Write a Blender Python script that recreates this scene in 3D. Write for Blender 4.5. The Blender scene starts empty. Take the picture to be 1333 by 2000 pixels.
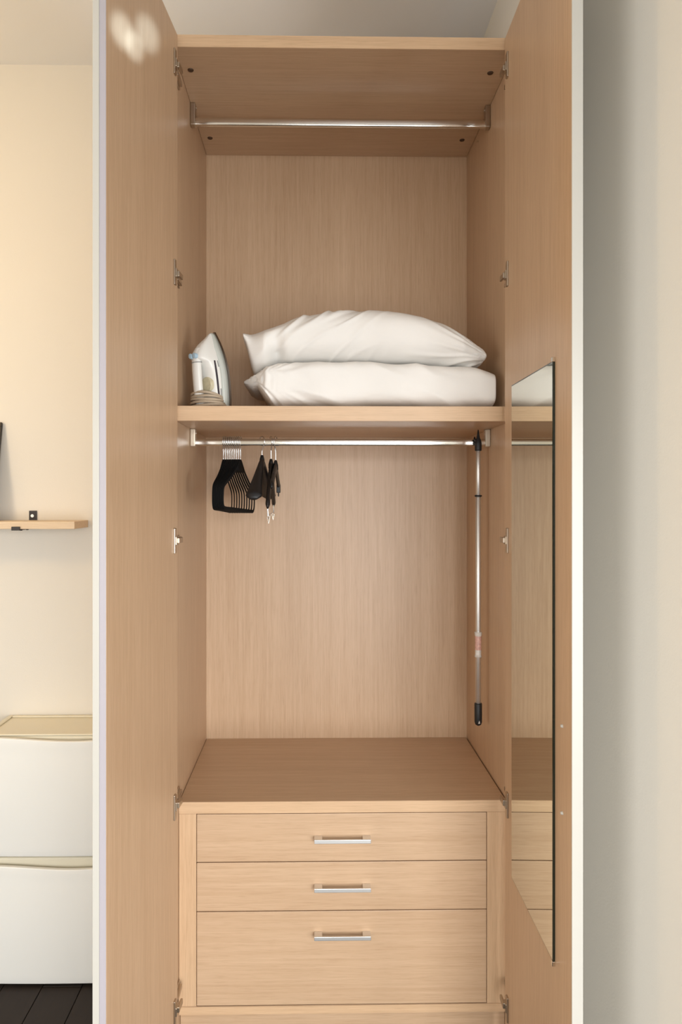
import bpy, bmesh, math, random
from mathutils import Vector, Matrix, noise
random.seed(7)
R = math.radians
S = bpy.context.scene
C = S.collection

# ------------------------------------------------------------------ camera
cam = bpy.data.cameras.new('camera')
cam.sensor_fit = 'VERTICAL'; cam.sensor_height = 36; cam.sensor_width = 24
cam.lens = 24.3; cam.shift_x = 0.01725; cam.shift_y = -0.015
cam.clip_start = .05
camo = bpy.data.objects.new('camera', cam); C.objects.link(camo)
camo.location = (0, 0, 1.55); camo.rotation_euler = (R(90), 0, R(-.9))
S.camera = camo
# ------------------------------------------------------------------ world, lights, exposure
w = bpy.data.worlds.new('world'); S.world = w; w.use_nodes = True
w.node_tree.nodes['Background'].inputs[0].default_value = (.80, .90, 1, 1)
w.node_tree.nodes['Background'].inputs[1].default_value = 1.0
S.view_settings.view_transform = 'Standard'; S.view_settings.look = 'None'
S.view_settings.exposure = 0.0; S.view_settings.gamma = 1
S.view_settings.use_curve_mapping = False

def area(name, loc, target, sx, sy, power, col, spread=180):
    l = bpy.data.lights.new(name, 'AREA'); l.shape = 'RECTANGLE'; l.size = sx; l.size_y = sy
    l.energy = power; l.color = col; l.spread = R(spread)
    o = bpy.data.objects.new(name, l); C.objects.link(o); o.location = loc
    o.rotation_euler = (Vector(target) - Vector(loc)).to_track_quat('-Z', 'Y').to_euler()
    return o
# daylight entering through the low wide window in the wall behind the camera
area('window_daylight', (.72, -1.66, 1.1), (.2, 1.9, .22), 1.6, 2.06, 36.5, (.97, .98, .98), 96)
# daylight from the second window, in the left side wall
area('side_window_daylight', (-2.48, -.75, 1.3), (0, -.3, 1.1), 1.7, 1.8, 46, (1, .965, .91))
# added low fill from the far right, brightening the left door and drawers
area('added_low_fill', (2.27, -.95, .62), (0, 1.5, .45), 1.1, 1.1, 52, (.97, .98, .98))
# warm ceiling lamp of the room, three bulbs
for i, (dx, dy) in enumerate(((-.09, 0), (.09, 0), (0, .12))):
    l = bpy.data.lights.new('ceiling_lamp_bulb', 'POINT'); l.energy = 7; l.color = (1, .66, .27)
    l.shadow_soft_size = .09
    o = bpy.data.objects.new('ceiling_lamp_bulb', l); C.objects.link(o); o.location = (-1.7 + dx, 1.25 + dy, 2.3)
# narrow spots added beside the camera to make the glint on the left door
for i, (x, y, z, e, sz) in enumerate(((-.3875, 1.417, 2.500, 520, 2.5), (-.373, 1.567, 2.595, 520, 2.6), (-.381, 1.482, 2.512, 500, 2.1))):
    l = bpy.data.lights.new('added_glint_spot', 'SPOT'); l.energy = e; l.color = (.52, .76, 1)
    l.spot_size = R(sz); l.spot_blend = 1; l.shadow_soft_size = .008
    o = bpy.data.objects.new('added_glint_spot', l); C.objects.link(o); o.location = (.30, -.15, 1.62)
    o.rotation_euler = (Vector((x, y, z)) - o.location).to_track_quat('-Z', 'Y').to_euler()

# ------------------------------------------------------------------ materials
def mat(name, col, rough=.5, metal=0, spec=.5, var=.0, vscale=8, bump=0, bscale=60, coat=0):
    m = bpy.data.materials.new(name); m.use_nodes = True
    nt = m.node_tree; b = nt.nodes['Principled BSDF']
    b.inputs['Base Color'].default_value = (*col, 1)
    b.inputs['Roughness'].default_value = rough; b.inputs['Metallic'].default_value = metal
    b.inputs['Specular IOR Level'].default_value = spec
    b.inputs['Coat Weight'].default_value = coat
    tc = nt.nodes.new('ShaderNodeTexCoord')
    n = nt.nodes.new('ShaderNodeTexNoise'); n.inputs['Scale'].default_value = vscale; n.inputs['Detail'].default_value = 4
    nt.links.new(tc.outputs['Object'], n.inputs['Vector'])
    mx = nt.nodes.new('ShaderNodeMix'); mx.data_type = 'RGBA'
    mx.inputs[6].default_value = (*[c * (1 - var) for c in col], 1)
    mx.inputs[7].default_value = (*[min(1, c * (1 + var)) for c in col], 1)
    nt.links.new(n.outputs['Fac'], mx.inputs[0]); nt.links.new(mx.outputs[2], b.inputs['Base Color'])
    if bump:
        n2 = nt.nodes.new('ShaderNodeTexNoise'); n2.inputs['Scale'].default_value = bscale; n2.inputs['Detail'].default_value = 5
        nt.links.new(tc.outputs['Object'], n2.inputs['Vector'])
        bp = nt.nodes.new('ShaderNodeBump'); bp.inputs['Strength'].default_value = bump; bp.inputs['Distance'].default_value = .002
        nt.links.new(n2.outputs['Fac'], bp.inputs['Height']); nt.links.new(bp.outputs['Normal'], b.inputs['Normal'])
    return m

def wood(name, axis, dark, light, rough=.40, across=150, along=3.2, contrast=.66, figure=.28):
    m = bpy.data.materials.new(name); m.use_nodes = True
    nt = m.node_tree; N = nt.nodes.new; L = nt.links.new; b = nt.nodes['Principled BSDF']
    tc = N('ShaderNodeTexCoord'); oi = N('ShaderNodeObjectInfo')
    ad = N('ShaderNodeVectorMath'); ad.operation = 'ADD'
    ml = N('ShaderNodeMath'); ml.operation = 'MULTIPLY'; ml.inputs[1].default_value = 17
    L(oi.outputs['Random'], ml.inputs[0]); L(tc.outputs['Object'], ad.inputs[0]); L(ml.outputs[0], ad.inputs[1])
    def stretched(a, l, det, rgh, dist=0):
        mp = N('ShaderNodeMapping'); sc = [a, a, a]; sc['xyz'.index(axis)] = l
        mp.inputs['Scale'].default_value = sc; L(ad.outputs[0], mp.inputs['Vector'])
        n = N('ShaderNodeTexNoise'); n.inputs['Scale'].default_value = 1; n.inputs['Detail'].default_value = det
        n.inputs['Roughness'].default_value = rgh; n.inputs['Distortion'].default_value = dist
        L(mp.outputs[0], n.inputs['Vector']); return n
    n1 = stretched(across, along, 6, .62)
    n2 = stretched(across * 4.5, along * 5, 3, .6)
    n3 = stretched(9, .55, 3, .5, .4)
    r1 = N('ShaderNodeValToRGB')
    r1.color_ramp.elements[0].position = .5 - .22 / contrast; r1.color_ramp.elements[1].position = .5 + .22 / contrast
    r1.color_ramp.elements[0].color = (*dark, 1); r1.color_ramp.elements[1].color = (*light, 1)
    a1 = N('ShaderNodeMath'); a1.operation = 'MULTIPLY_ADD'; a1.inputs[1].default_value = figure; L(n3.outputs['Fac'], a1.inputs[0])
    a2 = N('ShaderNodeMath'); a2.operation = 'MULTIPLY'; a2.inputs[1].default_value = 1 - figure; L(n1.outputs['Fac'], a2.inputs[0])
    L(a2.outputs[0], a1.inputs[2]); L(a1.outputs[0], r1.inputs[0])
    r2 = N('ShaderNodeValToRGB'); r2.color_ramp.elements[0].position = .33; r2.color_ramp.elements[1].position = .50
    r2.color_ramp.elements[0].color = (.80, .76, .72, 1); r2.color_ramp.elements[1].color = (1, 1, 1, 1)
    L(n2.outputs['Fac'], r2.inputs[0])
    mx = N('ShaderNodeMix'); mx.data_type = 'RGBA'; mx.blend_type = 'MULTIPLY'; mx.inputs[0].default_value = .6
    L(r1.outputs[0], mx.inputs[6]); L(r2.outputs[0], mx.inputs[7]); L(mx.outputs[2], b.inputs['Base Color'])
    b.inputs['Roughness'].default_value = rough
    bp = N('ShaderNodeBump'); bp.inputs['Strength'].default_value = .12; bp.inputs['Distance'].default_value = .0006
    L(n2.outputs['Fac'], bp.inputs['Height']); L(bp.outputs['Normal'], b.inputs['Normal'])
    return m

OD, OL = (.470, .300, .174), (.660, .472, .312)
W_V = wood('oak_vertical', 'z', OD, OL)
W_H = wood('oak_horizontal', 'x', OD, OL)
W_HE = wood('oak_edge_band', 'x', (.54, .35, .205), (.74, .52, .325))
W_VE = wood('oak_edge_band_upright', 'z', (.54, .35, .205), (.74, .52, .325))
PLANK = wood('wenge_floor', 'y', (.008, .0045, .003), (.020, .011, .007), rough=.7, across=60)
PALE = wood('birch_shelf', 'x', (.62, .46, .30), (.78, .62, .44), rough=.5)
WALL = mat('cream_wall_paint', (.75, .712, .64), .75, var=.015, vscale=3, bump=.12, bscale=220)
CEIL = mat('white_ceiling_paint', (.82, .83, .84), .85, var=.015, vscale=3, bump=.1, bscale=180)
WHITE = mat('white_lacquer', (.53, .51, .46), .3, var=.01)
GREYL = mat('grey_lilac_edge', (.42, .39, .42), .35, var=.01)
CHROME = mat('chrome', (.80, .77, .72), .13, 1, var=.02)
NICKEL = mat('nickel', (.50, .43, .35), .33, 1, var=.04)
ALU = mat('brushed_aluminium', (.74, .73, .71), .46, 1, var=.03, vscale=40)
STEEL = mat('steel_wire', (.72, .73, .74), .2, 1, var=.02)
BRACK = mat('clear_pale_bracket', (.62, .53, .42), .25, .3, var=.03)
BLACKV = mat('black_velvet', (.006, .006, .006), .85, var=.3, vscale=60, spec=.2)
BLACKP = mat('black_plastic', (.007, .007, .008), .5, var=.2, vscale=20)
COTTON = mat('white_cotton', (.87, .85, .815), .85, var=.015, vscale=12, bump=.5, bscale=38)
IRONW = mat('iron_white_plastic', (.80, .79, .75), .3, var=.015)
IRONG = mat('iron_grey_green_plastic', (.55, .58, .54), .32, var=.03)
SOLE = mat('iron_sole_metal', (.30, .27, .25), .3, 1, var=.05)
BLUE = mat('pale_blue_plastic', (.40, .55, .66), .3, var=.03)
DIAL = mat('cream_dial', (.58, .52, .36), .4, var=.25, vscale=130)
SLOT = mat('smoked_window', (.05, .04, .05), .15, var=.1)
GREYP = mat('grey_print', (.28, .28, .27), .5, var=.1)
CORD = mat('beige_cord', (.46, .37, .27), .6, var=.08, vscale=60)
HOLE = mat('brown_cap', (.07, .035, .015), .6, var=.1)
TRON = mat('white_moulded_plastic', (.82, .82, .79), .22, var=.01)
TRONT = mat('cream_moulded_plastic', (.76, .70, .55), .4, var=.02)
DARKM = mat('black_painted_metal', (.018, .012, .009), .45, var=.1)
REDP = mat('red_print_film', (.62, .36, .30), .25, var=.45, vscale=160)
FILM = mat('clear_film', (.62, .58, .53), .15, var=.2, vscale=120)
GLASSE = mat('dark_glass_edge', (.012, .018, .012), .15, var=.1)
PICT = mat('picture_print', (.25, .26, .28), .3, var=.4, vscale=5)
MIRROR = mat('mirror_silver', (.76, .775, .71), .015, 1, var=.0)

# ------------------------------------------------------------------ helpers
ACC = {}
def acc(o): return ACC.get(o.name, Vector((0, 0, 0))) if o else Vector((0, 0, 0))
def obj(name, bm, m, parent=None, smooth=False, bevel=0, seg=2, origin=None, kind=None, label=None):
    """link bm as one mesh object; its coordinates are those of the top-level thing's space"""
    vs = [v.co for v in bm.verts]
    if origin is None:
        lo = Vector([min(v[i] for v in vs) for i in range(3)]); hi = Vector([max(v[i] for v in vs) for i in range(3)])
        c = (lo + hi) / 2
    else: c = Vector(origin)
    bmesh.ops.translate(bm, verts=bm.verts, vec=-c)
    bmesh.ops.recalc_face_normals(bm, faces=bm.faces)
    me = bpy.data.meshes.new(name); bm.to_mesh(me); bm.free()
    for mm in (m if isinstance(m, (list, tuple)) else [m]): me.materials.append(mm)
    if smooth:
        for p in me.polygons: p.use_smooth = True
    o = bpy.data.objects.new(name, me); C.objects.link(o)
    o.parent = parent; o.location = c - acc(parent); ACC[o.name] = c
    if bevel:
        b = o.modifiers.new('bevel', 'BEVEL'); b.width = bevel; b.segments = seg; b.limit_method = 'ANGLE'
    if kind: o['kind'] = kind
    if label: o['label'] = label
    return o
def thing(name, label, cat, loc=(0, 0, 0), group=None, local=False):
    o = bpy.data.objects.new(name, None); C.objects.link(o); o.location = loc
    o.empty_display_size = .05
    if not local: ACC[o.name] = Vector(loc)
    o['label'] = label; o['category'] = cat
    if group: o['group'] = group
    return o
def tag(o, label, cat, group=None):
    o['label'] = label; o['category'] = cat
    if group: o['group'] = group
    return o
def box(bm, x0, x1, y0, y1, z0, z1, M=None):
    c = [(x, y, z) for x in (x0, x1) for y in (y0, y1) for z in (z0, z1)]
    v = [bm.verts.new(M @ Vector(p) if M else p) for p in c]
    for f in ((0, 1, 3, 2), (4, 6, 7, 5), (0, 4, 5, 1), (2, 3, 7, 6), (0, 2, 6, 4), (1, 5, 7, 3)):
        bm.faces.new([v[i] for i in f])
    return v
def B(*a, M=None):
    bm = bmesh.new(); box(bm, *a, M=M); return bm
def rings(bm, rs, cap=True, closed=False):
    """skin a list of equal-length closed vertex rings"""
    V = [[bm.verts.new(p) for p in r] for r in rs]; n = len(V[0])
    pairs = list(zip(V, V[1:])) + ([(V[-1], V[0])] if closed else [])
    for a, b in pairs:
        for i in range(n):
            bm.faces.new((a[i], a[(i + 1) % n], b[(i + 1) % n], b[i]))
    if cap and not closed:
        bm.faces.new(V[0][::-1]); bm.faces.new(V[-1])
    return V
def tube(bm, pts, rad, n=10, closed=False, flat=None, up=None):
    """sweep a circle (or a flat ellipse rad x flat) along pts; up fixes the direction of the flat axis"""
    pts = [Vector(p) for p in pts]; rs = []; m = len(pts)
    ref = Vector(up) if up else None
    for i, p in enumerate(pts):
        a = pts[(i - 1) % m] if (closed or i) else p; b = pts[(i + 1) % m] if (closed or i < m - 1) else p
        t = (b - a).normalized()
        r0 = ref or Vector((0, 0, 1)) if abs(t.z) < .95 or ref else Vector((1, 0, 0))
        s = t.cross(r0).normalized(); u = s.cross(t).normalized()
        r = rad[i] if isinstance(rad, (list, tuple)) else rad
        q = (flat[i] if isinstance(flat, (list, tuple)) else flat) if flat else r
        rs.append([p + s * math.cos(k * 2 * math.pi / n) * r + u * math.sin(k * 2 * math.pi / n) * q for k in range(n)])
    rings(bm, rs, closed=closed)
def cyl(bm, p0, p1, r, n=20): tube(bm, [p0, p1], r, n)
def lathe(bm, prof, c=(0, 0, 0), n=24):
    rs = [[(c[0] + r * math.cos(k * 2 * math.pi / n), c[1] + r * math.sin(k * 2 * math.pi / n), c[2] + z) for k in range(n)] for r, z in prof]
    rings(bm, rs)
def bez(ctrl, n):
    """Catmull-Rom through ctrl"""
    P = [Vector(c) for c in ctrl]; P = [2 * P[0] - P[1]] + P + [2 * P[-1] - P[-2]]; out = []
    for i in range(1, len(P) - 2):
        for k in range(n):
            t = k / n; a, b, c, d = P[i - 1:i + 3]
            out.append(.5 * ((2 * b) + (c - a) * t + (2 * a - 5 * b + 4 * c - d) * t * t + (3 * b - a - 3 * c + d) * t ** 3))
    out.append(P[-2]); return out
def lerp(tab, x):
    if x <= tab[0][0]: return tab[0][1]
    for (a, b), (c, d) in zip(tab, tab[1:]):
        if x <= c:
            t = (x - a) / (c - a)
            return b + (d - b) * t
    return tab[-1][1]
def smooth_tab(tab, n=10):
    pts = bez([(a, b, 0) for a, b in tab], n)
    return [(p.x, p.y) for p in pts]

# ------------------------------------------------------------------ room shell
XL, XR, YF, YB, ZC = -2.5, 2.3, -1.7, 2.40, 3.04
WX0, WX1 = -.37 + .0, .5335
def struct(name, bm, m, **k):
    o = obj(name, bm, m, **k); o['kind'] = 'structure'; return o
fl = struct('floor', B(XL, XR, YF, YB + .1, -.06, -.012), mat('floor_joint', (.004, .003, .002), .8, var=.1))
pw, plen = .125, 1.2
i = 0
x = XL + .02
while x < 1.2:
    y = .2 - (i % 3) * .4
    while y < YB:
        y1 = min(y + plen, YB); y0 = y
        bm = B(x + .0012, x + pw - .0012, y0 + .001, y1 - .001, -.012, 0)
        obj('floor_plank', bm, PLANK, fl, bevel=.0012, seg=1)
        y += plen
    x += pw; i += 1
struct('ceiling', B(XL, XR, YF, YB + .1, ZC, ZC + .1), CEIL)
struct('wall_back', B(XL, .5556, YB, YB + .1, 0, ZC), WALL)
bm = bmesh.new()                                           # wall right of the wardrobe, turned askew to catch more window light
rings(bm, [[(.5556, 1.721, z), (.60 + .26 * .65, .9, z), (.95, .9, z), (.95, YB + .1, z), (.5556, YB + .1, z)] for z in (0, ZC)])
struct('wall_right', bm, WALL)
bm = bmesh.new()
box(bm, XL - .1, XL, YF, -1.6, 0, ZC); box(bm, XL - .1, XL, .1, YB + .1, 0, ZC)
box(bm, XL - .1, XL, -1.6, .1, 0, .4); box(bm, XL - .1, XL, -1.6, .1, 2.2, ZC)
struct('wall_left', bm, WALL)
bm = bmesh.new()
for a in (-1.6, -.775, .05): box(bm, XL - .08, XL - .03, a, a + .05, .4, 2.2)
for a in (.4, 2.15): box(bm, XL - .08, XL - .03, -1.55, .05, a, a + .05)
struct('window_2', bm, WHITE)
bm = bmesh.new()
box(bm, XR, XR + .1, YF, -1.5, 0, ZC); box(bm, XR, XR + .1, -.4, YB + .1, 0, ZC)
box(bm, XR, XR + .1, -1.5, -.4, 0, .07); box(bm, XR, XR + .1, -1.5, -.4, 1.17, ZC)
struct('wall_far_right', bm, WALL)
bm = bmesh.new()
for a in (-1.5, -.45): box(bm, XR + .03, XR + .08, a, a + .05, .07, 1.17)
for a in (.07, 1.12): box(bm, XR + .03, XR + .08, -1.45, -.45, a, a + .05)
struct('added_window', bm, WHITE)  # unseen frame, added round the low fill light
bm = bmesh.new()
wx0, wx1 = -.09, 1.53
box(bm, XL, wx0, YF - .1, YF, 0, ZC); box(bm, wx1, XR, YF - .1, YF, 0, ZC)
box(bm, wx0, wx1, YF - .1, YF, 0, .06); box(bm, wx0, wx1, YF - .1, YF, 2.16, ZC)
struct('wall_front', bm, WALL)
bm = bmesh.new()
for a in (wx0, (wx0 + wx1) / 2 - .025, wx1 - .05): box(bm, a, a + .05, YF - .07, YF - .02, .06, 2.16)
for a in (.06, 2.11): box(bm, wx0 + .05, wx1 - .05, YF - .07, YF - .02, a, a + .05)
struct('window_1', bm, WHITE)

# ------------------------------------------------------------------ wardrobe
X0, X1, YC, YBK, ZT = -.3645, .5335, 1.81, 2.38, 2.752
wd = thing('wardrobe', 'tall open oak-veneer wardrobe with white door edges, three drawers and a mirror', 'wardrobe', (.0845, 2.1, 0))
sl = obj('side_panel', B(X0 - .018, X0, YC, YBK + .006, 0, ZT), W_V, wd, bevel=.0008, seg=1)
sr = obj('side_panel', B(X1, X1 + .018, YC, YBK + .006, 0, ZT), W_V, wd, bevel=.0008, seg=1)
obj('back_panel', B(X0, X1, YBK, YBK + .006, .1, ZT), W_V, wd)
tp = obj('top_panel', B(X0 + .0005, X1 - .0005, YC - .002, YBK, 2.7225, 2.754), W_H, wd, bevel=.001, seg=1)
obj('edge_band', B(X0 + .012, X1 - .026, YC - .0035, YC - .002, 2.7225, 2.754), W_HE, tp)
sh = obj('shelf', B(X0 + .0005, X1 - .0005, 1.846, YBK, 1.752, 1.792), W_H, wd, bevel=.001, seg=1)
obj('edge_band', B(X0 + .001, X1 - .001, 1.845, 1.846, 1.7525, 1.7915), W_HE, sh)
dt = obj('drawer_top', B(X0 + .001, X1 - .0035, 1.886, YBK, .687, .719), W_H, wd, bevel=.001, seg=1)
obj('edge_band', B(X0 + .001, X1 - .0035, 1.885, 1.886, .6875, .7185), W_HE, dt)
obj('stile', B(X0 + .0008, -.3165, 1.886, 1.91, .1625, .6865), W_VE, wd, bevel=.0008, seg=1)
obj('stile', B(.4783, X1 - .0008, 1.886, 1.91, .1625, .6865), W_VE, wd, bevel=.0008, seg=1)
bb = obj('bottom_panel', B(X0 + .001, X1 - .001, 1.886, YBK, .1395, .162), W_H, wd, bevel=.0008, seg=1)
obj('edge_band', B(X0 + .001, X1 - .001, 1.885, 1.886, .140, .1615), W_HE, bb)
obj('plinth', B(X0 + .001, X1 - .001, 1.905, 1.923, 0, .139), W_H, wd, bevel=.001, seg=1)
# cam-lock caps under the top panel, shelf pin holes in the right side
for (x, y) in ((-.335, 1.905), (-.335, 2.265), (.492, 1.905), (.492, 2.265)):
    bm = bmesh.new(); lathe(bm, ((.0001, -.0022), (.0075, -.0022), (.0085, 0)), (x, y, 2.7226), 16)
    obj('cam_cap', bm, HOLE, tp)
for yy, zs in ((1.86, (1.62, 1.588, 1.556, 1.19, 1.155, 1.12, .99)), (2.2, (1.48, 1.448, 1.09))):
    for z in zs:
        bm = bmesh.new(); cyl(bm, (X1 - .0006, yy, z), (X1, yy, z), .0022, 10); obj('pin_hole', bm, HOLE, sr)
bm = bmesh.new(); cyl(bm, (X1 - .006, 2.21, 2.69), (X1, 2.21, 2.69), .003, 10); obj('shelf_pin', bm, CHROME, sr)

# drawers
def drawer(z0, z1, hz):
    x0, x1 = -.3150, .4767
    d = obj('drawer', B(x0, x1, 1.8852, 1.904, z0 + .0012, z1 - .0012), W_H, wd, bevel=.0012, seg=2)
    hx0, hx1 = -.004, .1525
    hx0, hx1 = .0045, .1580
    bm = bmesh.new()
    box(bm, hx0, hx0 + .022, 1.862, 1.8856, hz - .0095, hz)
    box(bm, hx1 - .022, hx1, 1.862, 1.8856, hz - .0095, hz)
    box(bm, hx0, hx1, 1.8595, 1.8625, hz - .0105, hz)
    obj('handle', bm, ALU, d, bevel=.001, seg=2, label='brushed aluminium bar handle')
    return d
drawer(.5545, .6866, .6256); drawer(.4205, .5545, .494); drawer(.1636, .4205, .3645)

# hanging rails: oval tubes in side brackets
def rail(y, z0, z1, ztop):
    zc, hz, hy = (z0 + z1) / 2, (z1 - z0) / 2, .0075
    bm = bmesh.new(); n = 28; rs = []
    for x in (X0 + .004, X1 - .004):
        ring = []
        for k in range(n):
            a = k * 2 * math.pi / n; c, s = math.cos(a), math.sin(a)
            ring.append((x, y + hy * math.copysign(abs(c) ** .42, c), zc + hz * math.copysign(abs(s) ** .9, s)))
        rs.append(ring)
    rings(bm, rs, cap=False)
    r = obj('hanging_rail', bm, CHROME, wd, smooth=False, label='oval chrome hanging rail')
    for p in r.data.polygons: p.use_smooth = True
    for s, xx in ((1, X0), (-1, X1)):
        bm = bmesh.new()
        xa, xb = sorted((xx + s * .0005, xx + s * .016))
        box(bm, xa, xb, y - .0115, y + .0115, z0 - .002, ztop)
        bk = obj('rail_bracket', bm, BRACK if ztop < 2 else NICKEL, r, bevel=.003, seg=3)
        bk2 = bmesh.new(); xa, xb = sorted((xx + s * .016, xx + s * .019))
        cyl(bk2, (xa, y, ztop - .012), (xb, y, ztop - .012), .0035, 12)
        obj('screw', bk2, CHROME, r)
    return r
rail(2.07, 1.7015, 1.7235, 1.7518)
rail(2.07, 2.657, 2.681, 2.7222)

# doors.  local frame: u from the hinge edge to the tip, t outwards, z up
def door(hx, hy, ang, side, wdt, thick, zs):
    th = R(ang); s = side
    du = Vector((s * math.sin(th), -math.cos(th), 0)); dv = Vector((s * math.cos(th), math.sin(th), 0))
    M = Matrix(((du.x, dv.x, 0, hx), (du.y, dv.y, 0, hy), (0, 0, 1, 0), (0, 0, 0, 1)))
    z0, z1 = .045, 2.748
    d = obj('door', B(0, wdt, 0, thick - .003, z0, z1, M=M), W_V, wd, bevel=.0006, seg=1)
    obj('outer_face', B(0, wdt, thick - .003, thick, z0, z1, M=M), WHITE, d, label='white lacquered outer face of the door')
    for z in zs:                                           # concealed hinge: cup flange, arm, mounting plate
        bm = bmesh.new()
        box(bm, .022, .037, -.0046, .0004, z - .032, z + .032, M=M)
        box(bm, .010, .030, -.0065, -.001, z - .011, z + .011, M=M)
        box(bm, -.014, .020, -.0105, -.0045, z - .007, z + .007, M=M)
        xx = X0 if s < 0 else X1
        xa, xb = sorted((xx - s * .0002, xx - s * .005)); box(bm, xa, xb, YC + .022, YC + .070, z - .009, z + .009)
        xa, xb = sorted((xx - s * .0045, xx - s * .013)); box(bm, xa, xb, YC + .003, YC + .060, z - .0055, z + .0055)
        obj('hinge', bm, NICKEL, d, bevel=.0012, seg=2, label='nickel concealed hinge')
    return d, M
HZ = (2.66, 2.123, 1.437, .757, .232)
dl, ML = door(-.3506, 1.80, 5.5, -1, .470, .0266, HZ)
obj('edge_strip', B(.470, .4725, .0135, .0266, .045, 2.748, M=ML), WHITE, dl, label='white edge strip', bevel=.0008)
obj('edge_profile', B(.470, .4718, 0.0003, .0133, .045, 2.748, M=ML), GREYL, dl, label='grey lilac edge strip', bevel=.0006)
dr, MR = door(.5037, 1.80, -1.0, 1, .487, .0215, HZ)
obj('edge_strip', B(.487, .4895, 0, .0215, .045, 2.748, M=MR), WHITE, dr, label='white edge strip', bevel=.001)
# mirror on the right door
bm = bmesh.new(); u0, u1, z0, z1, tk, bv = .0784, .3931, .597, 1.828, .0048, .003
o_ = [(u0, z0), (u1, z0), (u1, z1), (u0, z1)]; i_ = [(u0 + bv, z0 + bv), (u1 - bv, z0 + bv), (u1 - bv, z1 - bv), (u0 + bv, z1 - bv)]
vb = [bm.verts.new(MR @ Vector((u, 0.0002, z))) for u, z in o_]
vo = [bm.verts.new(MR @ Vector((u, -tk + .0008, z))) for u, z in o_]
vi = [bm.verts.new(MR @ Vector((u, -tk, z))) for u, z in i_]
for k in range(4):
    j = (k + 1) % 4
    f = bm.faces.new((vb[k], vb[j], vo[j], vo[k])); f.material_index = 1
    f = bm.faces.new((vo[k], vo[j], vi[j], vi[k])); f.material_index = 0 if k == 3 else 1
bm.faces.new(vi); f = bm.faces.new(vb[::-1]); f.material_index = 1
obj('mirror', bm, [MIRROR, GLASSE], dr, label='tall frameless mirror fixed to the inside of the door')
for z in (z0 - .003, z1 + .003):
    bm = bmesh.new(); box(bm, u1 - .006, u1 + .002, -.0065, 0, z - .005, z + .005, M=MR)
    obj('mirror_clip', bm, CHROME, dr, bevel=.001, label='small chrome mirror clip')
for z in (1.55 - 451 * 1.362 / 1350, 1.55 - 622 * 1.362 / 1350):
    bm = bmesh.new()
    p = MR @ Vector((.437, -.004, z)); q = MR @ Vector((.437, .0002, z)); tube(bm, [p, q], [.0024, .0038], 12)
    obj('screw_cap', bm, WHITE, dr)

# ------------------------------------------------------------------ pillows
def px_x(px, y): return y * (px - 611) / 1350.0
def px_z(py, y): return 1.55 + (970 - py) * y / 1350.0
def pillow(name, label, top, bot, yc, hy, kz, ky, wr, seed, yref, yz):
    """loft along x of superelliptic sections between the two outline curves"""
    T = smooth_tab(top); Bt = smooth_tab(bot)
    x0, x1 = top[0][0], top[-1][0]; nx, n = 190, 112
    bm = bmesh.new(); rs = []
    for i in range(nx + 1):
        u = i / nx; px = x0 + (x1 - x0) * u
        zt, zb = px_z(lerp(T, px), yz), px_z(lerp(Bt, px), yz)
        zc, hz = (zt + zb) / 2, max((zt - zb) / 2, .002)
        x = px_x(px, yref); h = hy(u); ring = []
        for k in range(n):
            a = k * 2 * math.pi / n; c, s = math.cos(a), math.sin(a)
            y = yc - h * math.copysign(abs(c) ** ky, c); z = zc + hz * math.copysign(abs(s) ** kz, s)
            d = wr(u, c, s, x, y, z)
            e = min(1, min(u, 1 - u) * 14 + .15)
            ring.append((x, y - d * c * e, z + d * s * e))
        rs.append(ring)
    V = rings(bm, rs, cap=True)
    # recessed open end of the case at the left
    return obj(name, bm, COTTON, smooth=True)
def wr_upper(u, c, s, x, y, z):
    t = (x * .80 - (z - 1.55) * 1.0)                         # diagonal folds rising to the right
    q = (x * .9 + z * .7)
    n1 = noise.noise(Vector((t * 26, q * 5, y * 4)))
    d = .0085 * max(-.25, 1 - abs(n1) * 4.5) * max(0, math.sin(math.pi * min(1, max(0, (u - .02) / .62)))) * (.35 + .65 * max(0, s + .3)) * (1 - .8 * max(0, s) ** 5)
    r = math.hypot((u - 1.0) * .68, (z - 1.935)); aa = math.atan2(z - 1.935, (1.02 - u) * .68)
    n2 = noise.noise(Vector((aa * 7, 3.3, r * 3)))
    d += .009 * max(-.3, 1 - abs(n2) * 4) * max(0, 1 - r / .24) * (1 if c > 0 else .4)
    d += .004 * noise.noise(Vector((x * 7, y * 7, z * 9)))
    # valley between the open hem and the filled part
    g = math.exp(-((u - .135) / .030) ** 2) * max(0, c) * max(0, min(1, .45 - s))
    return d - .036 * g
def wr_lower(u, c, s, x, y, z):
    n1 = noise.noise(Vector((x * 9 + z * 14, z * 9, y * 5 + 7)))
    d = .005 * max(-.3, 1 - abs(n1) * 3.5) + .004 * noise.noise(Vector((x * 5, y * 7, z * 14 + 4)))
    r = math.hypot((u - .10) * .7, z - 1.87); aa = math.atan2(z - 1.87, (u - .06) * .7)
    n2 = noise.noise(Vector((aa * 6, 1.3, r * 4)))
    d += .007 * (1 - abs(n2) * 2.4) * max(0, 1 - r / .25) * max(0, c)
    return d
lo_top = [(476, 744), (490, 738), (508, 729), (528, 719), (548, 712), (600, 711), (700, 711), (780, 712), (860, 716), (915, 721), (945, 727), (960, 732)]
lo_bot = [(476, 750), (490, 758), (504, 759), (512, 770), (524, 785), (540, 797), (600, 800), (700, 800), (860, 800), (930, 800), (950, 800), (960, 799)]
p1 = pillow('pillow', '', lo_top, lo_bot, 2.10, lambda u: .21 * min(1, .62 + u * 4), .42, .42, wr_lower, 1, 1.95, 1.97)
tag(p1, 'flatter boxy white pillow lying directly on the wardrobe shelf under another pillow', 'pillow', 'white pillows on the shelf')
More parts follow.
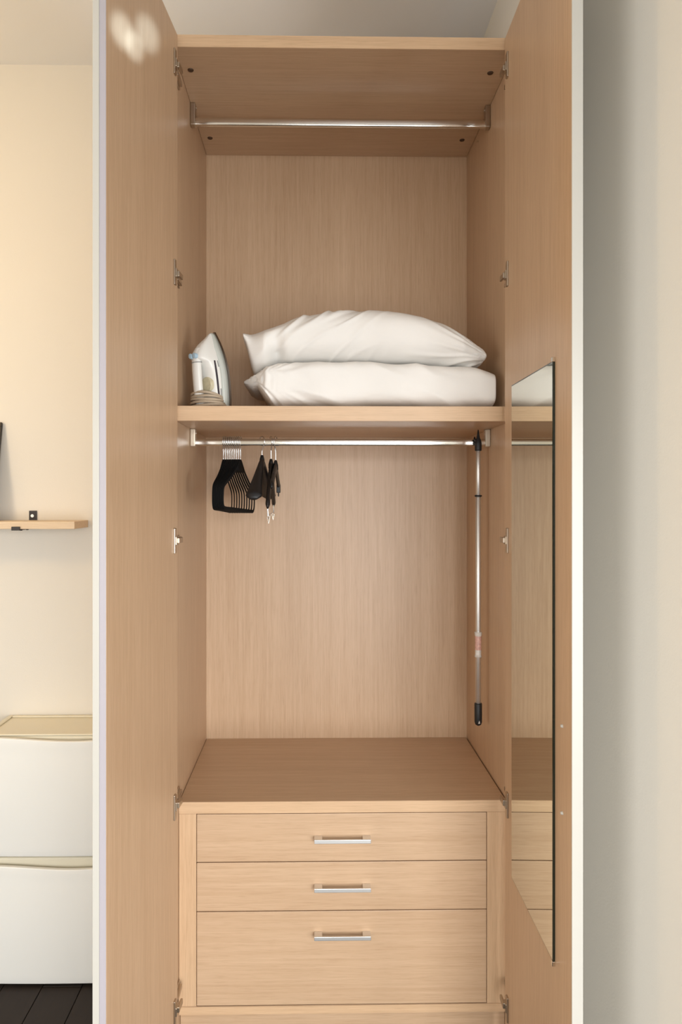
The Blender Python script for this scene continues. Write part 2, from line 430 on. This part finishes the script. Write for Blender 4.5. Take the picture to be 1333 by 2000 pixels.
up_top = [(478, 652), (500, 647), (530, 638), (565, 625), (600, 613), (640, 606), (690, 604), (730, 604), (780, 608), (830, 619), (870, 635), (900, 653), (925, 672), (938, 682), (943, 692)]
up_bot = [(478, 672), (484, 690), (497, 731), (530, 724), (565, 714), (620, 711), (690, 711), (780, 712), (850, 715), (880, 719), (905, 724), (920, 722), (934, 716), (940, 714), (943, 711)]
p2 = pillow('pillow', '', up_top, up_bot, 2.10, lambda u: .205 * min(1, .82 + u * 2) * (1 - .10 * max(0, u - .9) / .1), .80, .58, wr_upper, 2, 1.97, 1.975)
tag(p2, 'plump domed white pillow lying on top of the flatter pillow', 'pillow', 'white pillows on the shelf')

# ------------------------------------------------------------------ iron, standing on its heel
ir = thing('steam_iron', 'white and grey steam iron standing upright on its heel on the shelf', 'iron', (-.262, 1.962, 1.7925), local=True)
al = R(47); tilt = R(4.5)
# local: x = w (across), y = -n (n away from the sole, towards the handle), z up
HT = .228
def wsole(t): return .056 * max(0.02, (1 - max(0, (t - .30) / .70) ** 2.1)) * (.94 + .06 * min(1, t * 8))
def iron_loft(t0, t1, n0, hfun, wf, m, name, k=.7, nt=36, np_=28, parent=ir, **kw):
    bm = bmesh.new(); rs = []
    for i in range(nt + 1):
        t = t0 + (t1 - t0) * i / nt; ww = wsole(t) * wf(t); h = hfun(t); ring = []
        for j in range(np_):
            a = math.pi * j / (np_ - 1); c, s = math.cos(a), math.sin(a)
            ring.append((ww * math.copysign(abs(c) ** k, c), -(n0 + h * abs(s) ** k), HT * t))
        rs.append(ring)
    rings(bm, rs); return obj(name, bm, m, parent, smooth=True, **kw)
bm = bmesh.new(); rs = []
for i in range(41):
    t = i / 40; ww = wsole(t) + .0015
    rs.append([(-ww, 0, HT * t), (-ww, -.007, HT * t), (ww, -.007, HT * t), (ww, 0, HT * t)])
rings(bm, rs); obj('sole_plate', bm, SOLE, ir, label='dark metal sole plate')
iron_loft(0.02, .985, .007, lambda t: .026 if t < .8 else .026 - .012 * (t - .8) / .2, lambda t: .97, IRONG, 'skirt', k=.25, label='grey green skirt above the sole')
HB = smooth_tab([(0, .076), (.07, .076), (.12, .056), (.2, .048), (.35, .046), (.5, .05), (.58, .06), (.64, .080), (.72, .076), (.82, .057), (.92, .026), (1.0, .004)])
body = iron_loft(.01, .975, .016, lambda t: lerp(HB, t), lambda t: .86, IRONW, 'body', k=.62, nt=70)
bm = bmesh.new()
tube(bm, bez([(0, -.080, .010), (0, -.087, .05), (0, -.089, .10), (0, -.088, .135), (0, -.083, .156), (0, -.073, .172)], 8), [.0175] * 41, 16, flat=[.0135] * 41, up=(0, 1, 0))
obj('handle', bm, IRONW, ir, smooth=True)
bm = bmesh.new()
for dx in (-.009, .009):
    lathe_p = bez([(dx, -.094, .153), (dx, -.1035, .154), (dx, -.1065, .154)], 3)
    tube(bm, lathe_p, .0075, 14)
obj('button', bm, BLUE, ir, smooth=True, bevel=.001, label='pale blue spray and steam buttons')
bm = bmesh.new()
tube(bm, [(0.0183 * math.cos(a), -.0878 + .0143 * math.sin(a), .136) for a in [k * 2 * math.pi / 24 for k in range(24)]], .0013, 6, closed=True)
obj('handle_ring', bm, GREYP, ir, smooth=True)
bm = bmesh.new()
bmesh.ops.create_cone(bm, segments=30, radius1=.025, radius2=.022, depth=.012, cap_ends=True)
bmesh.ops.rotate(bm, verts=bm.verts, cent=(0, 0, 0), matrix=Matrix.Rotation(R(90), 3, 'X'))
bmesh.ops.translate(bm, verts=bm.verts, vec=(.014, -.061, .072))
obj('dial', bm, DIAL, ir, label='cream temperature dial')
def side_strip(z0, z1, n0, n1, width, m, name, label=None):
    bm = bmesh.new(); rs = []
    for i in range(13):
        z = z0 + (z1 - z0) * i / 12; nn = n0 + (n1 - n0) * i / 12; t = z / HT
        h = lerp(HB, t); k = .62; s = min(1, max(0, (nn - .016) / h)) ** (1 / k); c = math.sqrt(max(0, 1 - s * s)) ** k
        ww = wsole(t) * .86 * c
        s2 = min(1, max(0, (nn + width - .016) / h)) ** (1 / k); w2 = wsole(t) * .86 * math.sqrt(max(0, 1 - s2 * s2)) ** k
        rs.append([(ww - .002, -nn, z), (ww + .0012, -nn, z), (w2 + .0012, -nn - width, z), (w2 - .002, -nn - width, z)])
    rings(bm, rs); obj(name, bm, m, ir, label=label)
side_strip(.030, .140, .040, .044, .0055, SLOT, 'water_window', 'dark slot of the water gauge')
side_strip(.04, .060, .033, .033, .003, GREYP, 'printed_mark')
side_strip(.122, .140, .033, .034, .0026, GREYP, 'printed_mark')
bm = bmesh.new()
for k in range(6):
    zz = .005 + .0058 * k; rr = 1.0 - .035 * k
    tube(bm, [(.063 * rr * math.cos(a) + .002 * math.sin(3 * a + k), -.052 + (.055 * rr) * math.sin(a), zz + (.0045 * k * .55) * (-math.sin(a) * .8 + .6) + .0012 * math.sin(2 * a + k * 2)) for a in [j * 2 * math.pi / 40 for j in range(40)]], .0038, 8, closed=True)
obj('cord', bm, CORD, ir, smooth=True, label='beige power cord wound round the heel')
ir.scale = (.92, .82, .965)
# face: -y(local) is the handle side -> world (-cos a, -sin a); lean slightly towards the handle
Mz = Matrix.Rotation(-(math.pi / 2 - al), 4, 'Z')
ir.rotation_euler = (Mz @ Matrix.Rotation(tilt, 4, 'X')).to_euler()

# ------------------------------------------------------------------ clothes hangers on the lower rail
def dup(root, loc, rot):
    r = root.copy(); C.objects.link(r); r.location = loc; r.rotation_euler = rot
    for ch in list(root.children):
        c = ch.copy(); C.objects.link(c); c.parent = r
        for g in ch.children:
            d = g.copy(); C.objects.link(d); d.parent = c
    return r
def hook(zneck, r=.0017):
    c = -.0115; P = [(0, 0, zneck), (0, 0, (zneck - .035) / 2), (0, -.001, -.037)]
    for k in range(12):
        a = R(-50 + k * 21); P.append((0, -.0112 * math.cos(a), c + .0152 * math.sin(a)))
    bm = bmesh.new(); tube(bm, bez(P, 3), r, 8); return bm
def velvet_hanger():
    t = thing('velvet_hanger', '', 'hanger', (0, 0, 0), local=True)
    P = []
    L_, dz = .205, -.152
    half = [(.0, -.076), (.018, -.082), (.042, -.099), (.09, -.126), (.130, -.144), (.150, -.156), (.156, -.172), (.156, -.196), (.150, -.210), (.135, -.216), (.065, -.216)]
    ctrl = [(0, y, z) for y, z in half] + [(0, -y, z) for y, z in reversed(half) if y > 0]
    bm = bmesh.new(); pts = bez(ctrl + [ctrl[0]], 4)[:-1]
    tube(bm, pts, .0052, 8, closed=True, flat=.0014, up=(1, 0, 0))
    # neck plate
    rs = [[(-.0014, -wv, z), (.0014, -wv, z), (.0014, wv, z), (-.0014, wv, z)] for z, wv in ((-.066, .006), (-.072, .014), (-.085, .03), (-.098, .045), (-.102, .04))]
    rings(bm, rs)
    obj('frame', bm, BLACKV, t, smooth=True)
    obj('hook', hook(-.068), STEEL, t, smooth=True, label='silver wire hook')
    return t
RY, RZ = 2.07, 1.7262
vh = velvet_hanger()
ORD = ['first', 'second', 'third', 'fourth', 'fifth', 'sixth', 'seventh', 'eighth', 'ninth', 'tenth']
for k in range(10):
    x = RY * (437.5 + 3.75 * k - 611) / 1350.0
    rot = (R(-3.2), 0, R(-3.0 - .9 * k))
    if k == 0: h = vh; h.location = (x, RY, RZ); h.rotation_euler = rot
    else: h = dup(vh, (x, RY, RZ), rot)
    tag(h, 'slim black velvet hanger, %s from the left in the tight bunch on the rail' % ORD[k], 'hanger', 'black velvet hangers bunched on the rail')
def contour_hanger(label, x, yaw, hookyaw, wend, wmid, drop, zneck, L_=.21, bar=False, clip=False, pin=False):
    t = thing('suit_hanger', label, 'hanger', (0, 0, 0), local=True, group='odd hangers beside the velvet bunch')
    bm = bmesh.new(); ctrl = [(-L_, -drop), (-L_ * .9, -drop * .86), (-L_ * .6, -drop * .58), (-L_ * .25, -drop * .26), (0, -.012), (L_ * .25, -drop * .26), (L_ * .6, -drop * .58), (L_ * .9, -drop * .86), (L_, -drop)]
    pts = bez([(0.0 , y, zneck + z) for y, z in ctrl], 5); rw, rh = [], []
    for p in pts:
        q = abs(p.y) / L_; e = min(1, (1 - q) * 12 + .45)
        rw.append((wmid + (wend - wmid) * q ** 1.6) * e); rh.append((.013 - .002 * q) * e)
    tube(bm, pts, rw, 14, flat=rh, up=(0, 0, 1))
    tube(bm, [(0, 0, zneck - .016), (0, 0, zneck - .002), (0, 0, zneck + .012)], [.008, .0075, .004], 12)
    fr = obj('frame', bm, BLACKP, t, smooth=True)
    hk = obj('hook', hook(zneck + .01), STEEL, t, smooth=True, origin=(0, 0, 0), label='silver wire hook')
    hk.rotation_euler = (0, 0, R(hookyaw))
    if bar:
        bm = bmesh.new(); tube(bm, [(0, -L_ * .93, zneck - drop * .92), (0, -L_ * .9, zneck - drop - .022), (0, L_ * .9, zneck - drop - .022), (0, L_ * .93, zneck - drop * .92)], .0022, 8)
        obj('trouser_bar', bm, STEEL, t)
    if clip:
        for s in (-1, 1):
            bm = bmesh.new()
            for sx in (-1, 1):
                M = Matrix.Translation((0, s * L_ * .72, zneck - drop - .034)) @ Matrix.Rotation(R(10 * sx), 4, 'Y')
                box(bm, sx * .002 - .0008, sx * .002 + .0008, -.008, .008, -.011, .010, M=M)
            tube(bm, [(.004 * math.cos(a), s * L_ * .72, zneck - drop - .026 + .004 * math.sin(a)) for a in [k * math.pi / 6 for k in range(12)]], .0014, 6, closed=True)
            obj('clip', bm, CHROME, t, bevel=.0006, label='chrome trouser clip')
    if pin:
        bm = bmesh.new(); box(bm, -.006, .006, L_ * .80, L_ * .97, zneck - drop - .012, zneck - drop + .016); box(bm, -.002, .002, L_ * .86, L_ * .9, zneck - drop - .024, zneck - drop - .01)
        obj('end_stop', bm, BLACKP, t, bevel=.002)
    t.location = (x, RY, RZ); t.rotation_euler = (0, 0, R(yaw)); return t
def rx(px): return RY * (px - 611) / 1350.0
contour_hanger('black moulded suit hanger with broad flared shoulders, next right of the velvet bunch', rx(512.5), -2.5, 48, .024, .008, .118, -.064, L_=.20)
contour_hanger('narrow black trouser hanger with dangling chrome clips, between two other hangers', rx(530), .8, 20, .0065, .006, .13, -.076, L_=.2, bar=True, clip=True)
contour_hanger('plain narrow black hanger, rightmost of all the hangers on the rail', rx(539), 0, -25, .006, .005, .072, -.080, L_=.2, pin=True)

# ------------------------------------------------------------------ telescopic pole with hook, hung at the right end of the rail
yp = 2.051; xp = yp * (936 - 611) / 1350.0
po = thing('telescopic_pole', 'thin silver telescopic garment pole with black hook head hanging at the rail end', 'pole', (xp, yp, .872))
def pz(py): return 1.55 + (970 - py) * yp / 1350.0
def lp(name, prof, m, parent=po, label=None, n=20):
    bm = bmesh.new(); lathe(bm, [(r, z) for r, z in prof], (xp, yp, 0), n); return obj(name, bm, m, parent, smooth=True, label=label)
o1 = lp('upper_tube', [(.0072, pz(966)), (.0072, pz(878))], ALU); o1.modifiers.new('b', 'BEVEL').width = .0005
o2 = lp('lower_tube', [(.0082, pz(1380)), (.0082, pz(966))], ALU); o2.modifiers.new('b', 'BEVEL').width = .0005
lp('collar', [(.0085, pz(970.2)), (.0108, pz(970)), (.0108, pz(967)), (.0085, pz(966.8))], BLACKP)
lp('grip', [(.004, pz(1418.5)), (.009, pz(1416)), (.0112, pz(1411)), (.0112, pz(1376)), (.0098, pz(1374.5))], BLACKP, label='black rubber grip')
bm = bmesh.new()
lathe(bm, [(.0097, pz(880)), (.0102, pz(878)), (.0105, pz(866)), (.0085, pz(860)), (.0055, pz(855)), (.0035, pz(848)), (.0015, pz(839))], (xp, yp, 0), 16)
tube(bm, [(xp, yp, pz(866)), (xp - .008, yp, pz(860)), (xp - .0105, yp + .002, pz(856)), (xp - .009, yp + .006, pz(853))], [.005, .004, .0032, .002], 8)
tube(bm, [(xp, yp, pz(868)), (xp - .009, yp - .001, pz(866)), (xp - .0115, yp - .002, pz(863.5))], [.004, .003, .002], 8)
obj('hook_head', bm, BLACKP, po, smooth=True, label='black plastic hook head')
ps = lp('label_sleeve', [(.0108, pz(1284)), (.0092, pz(1279)), (.0090, pz(1244)), (.0106, pz(1240)), (.0108, pz(1235))], FILM, label='clear plastic sleeve')
lp('printed_label', [(.0093, pz(1270)), (.0094, pz(1269)), (.0094, pz(1244)), (.0093, pz(1243))], REDP, ps, label='red and white printed label')
bm = bmesh.new(); M = Matrix.Translation((xp, yp - .0112, pz(1410)))
vs = [bm.verts.new(M @ Vector(p)) for p in ((-.0025, -.0004, -.004), (.003, -.0004, -.004), (.0008, -.0004, .005), (-.0025, .0006, -.004), (.003, .0006, -.004), (.0008, .0006, .005))]
bm.faces.new(vs[:3]); bm.faces.new(vs[3:][::-1])
for a in range(3): b_ = (a + 1) % 3; bm.faces.new((vs[a], vs[b_], vs[3 + b_], vs[3 + a]))
obj('grip_mark', bm, FILM, po)

# ------------------------------------------------------------------ left of the wardrobe: shoe cabinets, wall shelf, framed picture
def shoe_cabinet(z0, z1, label, top):
    x0, x1, yf = -1.045, -.525, 2.20
    t = thing('shoe_cabinet', label, 'cabinet', ((x0 + x1) / 2, 2.29, z0), group='white plastic shoe cabinets')
    bm = bmesh.new()
    if top:
        box(bm, x0, x1, yf + .02, YB - .002, z0 + .003, z1 - .012)
    else:
        box(bm, x0, x1, yf + .02, YB - .002, z0 + .003, z1 - .003)
    obj('body', bm, TRONT, t, bevel=.006, seg=3)
    # bowed front flap with a dipped top lip
    nx, nz = 26, 14; bm = bmesh.new(); G = [[], []]
    for i in range(nx + 1):
        u = i / nx; x = x0 + .004 + (x1 - x0 - .008) * u; dip = .013 * math.exp(-((u - .55) / .33) ** 2)
        for s in (0, 1):
            col = []
            for j in range(nz + 1):
                v = j / nz; z = z0 + .010 + (z1 - (.008 if top else .016) - dip - z0 - .010) * v
                y = yf + .006 - .016 * math.sin(math.pi * (.12 + .7 * v)) * 1 - .004 * math.sin(math.pi * u) + s * .012
                if s == 0 and v > .93: y -= .003
                col.append(bm.verts.new((x, y, z)))
            G[s].append(col)
    for s in (0, 1):
        for i in range(nx):
            for j in range(nz):
                bm.faces.new((G[s][i][j], G[s][i + 1][j], G[s][i + 1][j + 1], G[s][i][j + 1]))
    for i in range(nx):
        for j in (0, nz): bm.faces.new((G[0][i][j], G[0][i + 1][j], G[1][i + 1][j], G[1][i][j]))
    for j in range(nz):
        for i in (0, nx): bm.faces.new((G[0][i][j], G[0][i][j + 1], G[1][i][j + 1], G[1][i][j]))
    obj('front_flap', bm, TRON, t, smooth=True, bevel=.003, seg=3, label='glossy white bowed front flap')
    if top:
        bm = bmesh.new(); box(bm, x0, x1, yf + .019, YB - .002, z1 - .0118, z1 - .006)
        box(bm, x0, x0 + .014, yf + .022, YB - .002, z1 - .006, z1); box(bm, x1 - .014, x1, yf + .022, YB - .002, z1 - .006, z1)
        box(bm, x0 + .014, x1 - .014, YB - .016, YB - .002, z1 - .006, z1)
        obj('tray_top', bm, TRONT, t, bevel=.003, seg=3, label='cream tray top with raised rim')
    return t
shoe_cabinet(.0, .402, 'lower white plastic shoe cabinet standing on the dark floor beside the wardrobe', False)
shoe_cabinet(.402, .798, 'upper white plastic shoe cabinet with tray top stacked on the lower one', True)

ws = thing('wall_shelf', 'narrow pale birch wall shelf on black brackets left of the wardrobe', 'shelf', (-1.2, 2.33, 1.457))
obj('board', B(-1.75, -.775, 2.262, YB - .001, 1.4445, 1.469), PALE, ws, bevel=.0015)
for xb in (-.977, -1.6):
    bm = bmesh.new(); box(bm, xb, xb + .0265, YB - .004, YB - .0005, 1.440, 1.5015)
    box(bm, xb + .002, xb + .0245, 2.258, YB - .004, 1.4405, 1.4442)
    box(bm, xb, xb + .0265, 2.2555, 2.2615, 1.4400, 1.4525)
    br = obj('bracket', bm, DARKM, ws, bevel=.0008, label='black metal shelf bracket')
    bm = bmesh.new(); cyl(bm, (xb + .012, YB - .0065, 1.484), (xb + .012, YB - .004, 1.484), .0055, 16)
    obj('screw', bm, ALU, br)
    for yy in (2.30, 2.35):
        bm = bmesh.new(); cyl(bm, (xb + .013, yy, 1.4375), (xb + .013, yy, 1.4405), .004, 10)
        obj('screw', bm, DARKM, br)

pf = thing('picture_frame', 'black framed picture leaning on the wall shelf, only its corner in view', 'picture', (-1.2515, 2.33, 1.4697), local=True)
for a in ((-.185, .185, -.012, .0, 0, .014), (-.185, .185, -.012, .0, .326, .34), (-.185, -.171, -.012, 0, .014, .326), (.171, .185, -.012, 0, .014, .326)):
    obj('frame_rail', B(*a), DARKM, pf, bevel=.001)
obj('print', B(-.171, .171, -.006, -.003, .014, .326), PICT, pf)
pf.rotation_euler = (R(-11.5), 0, 0)
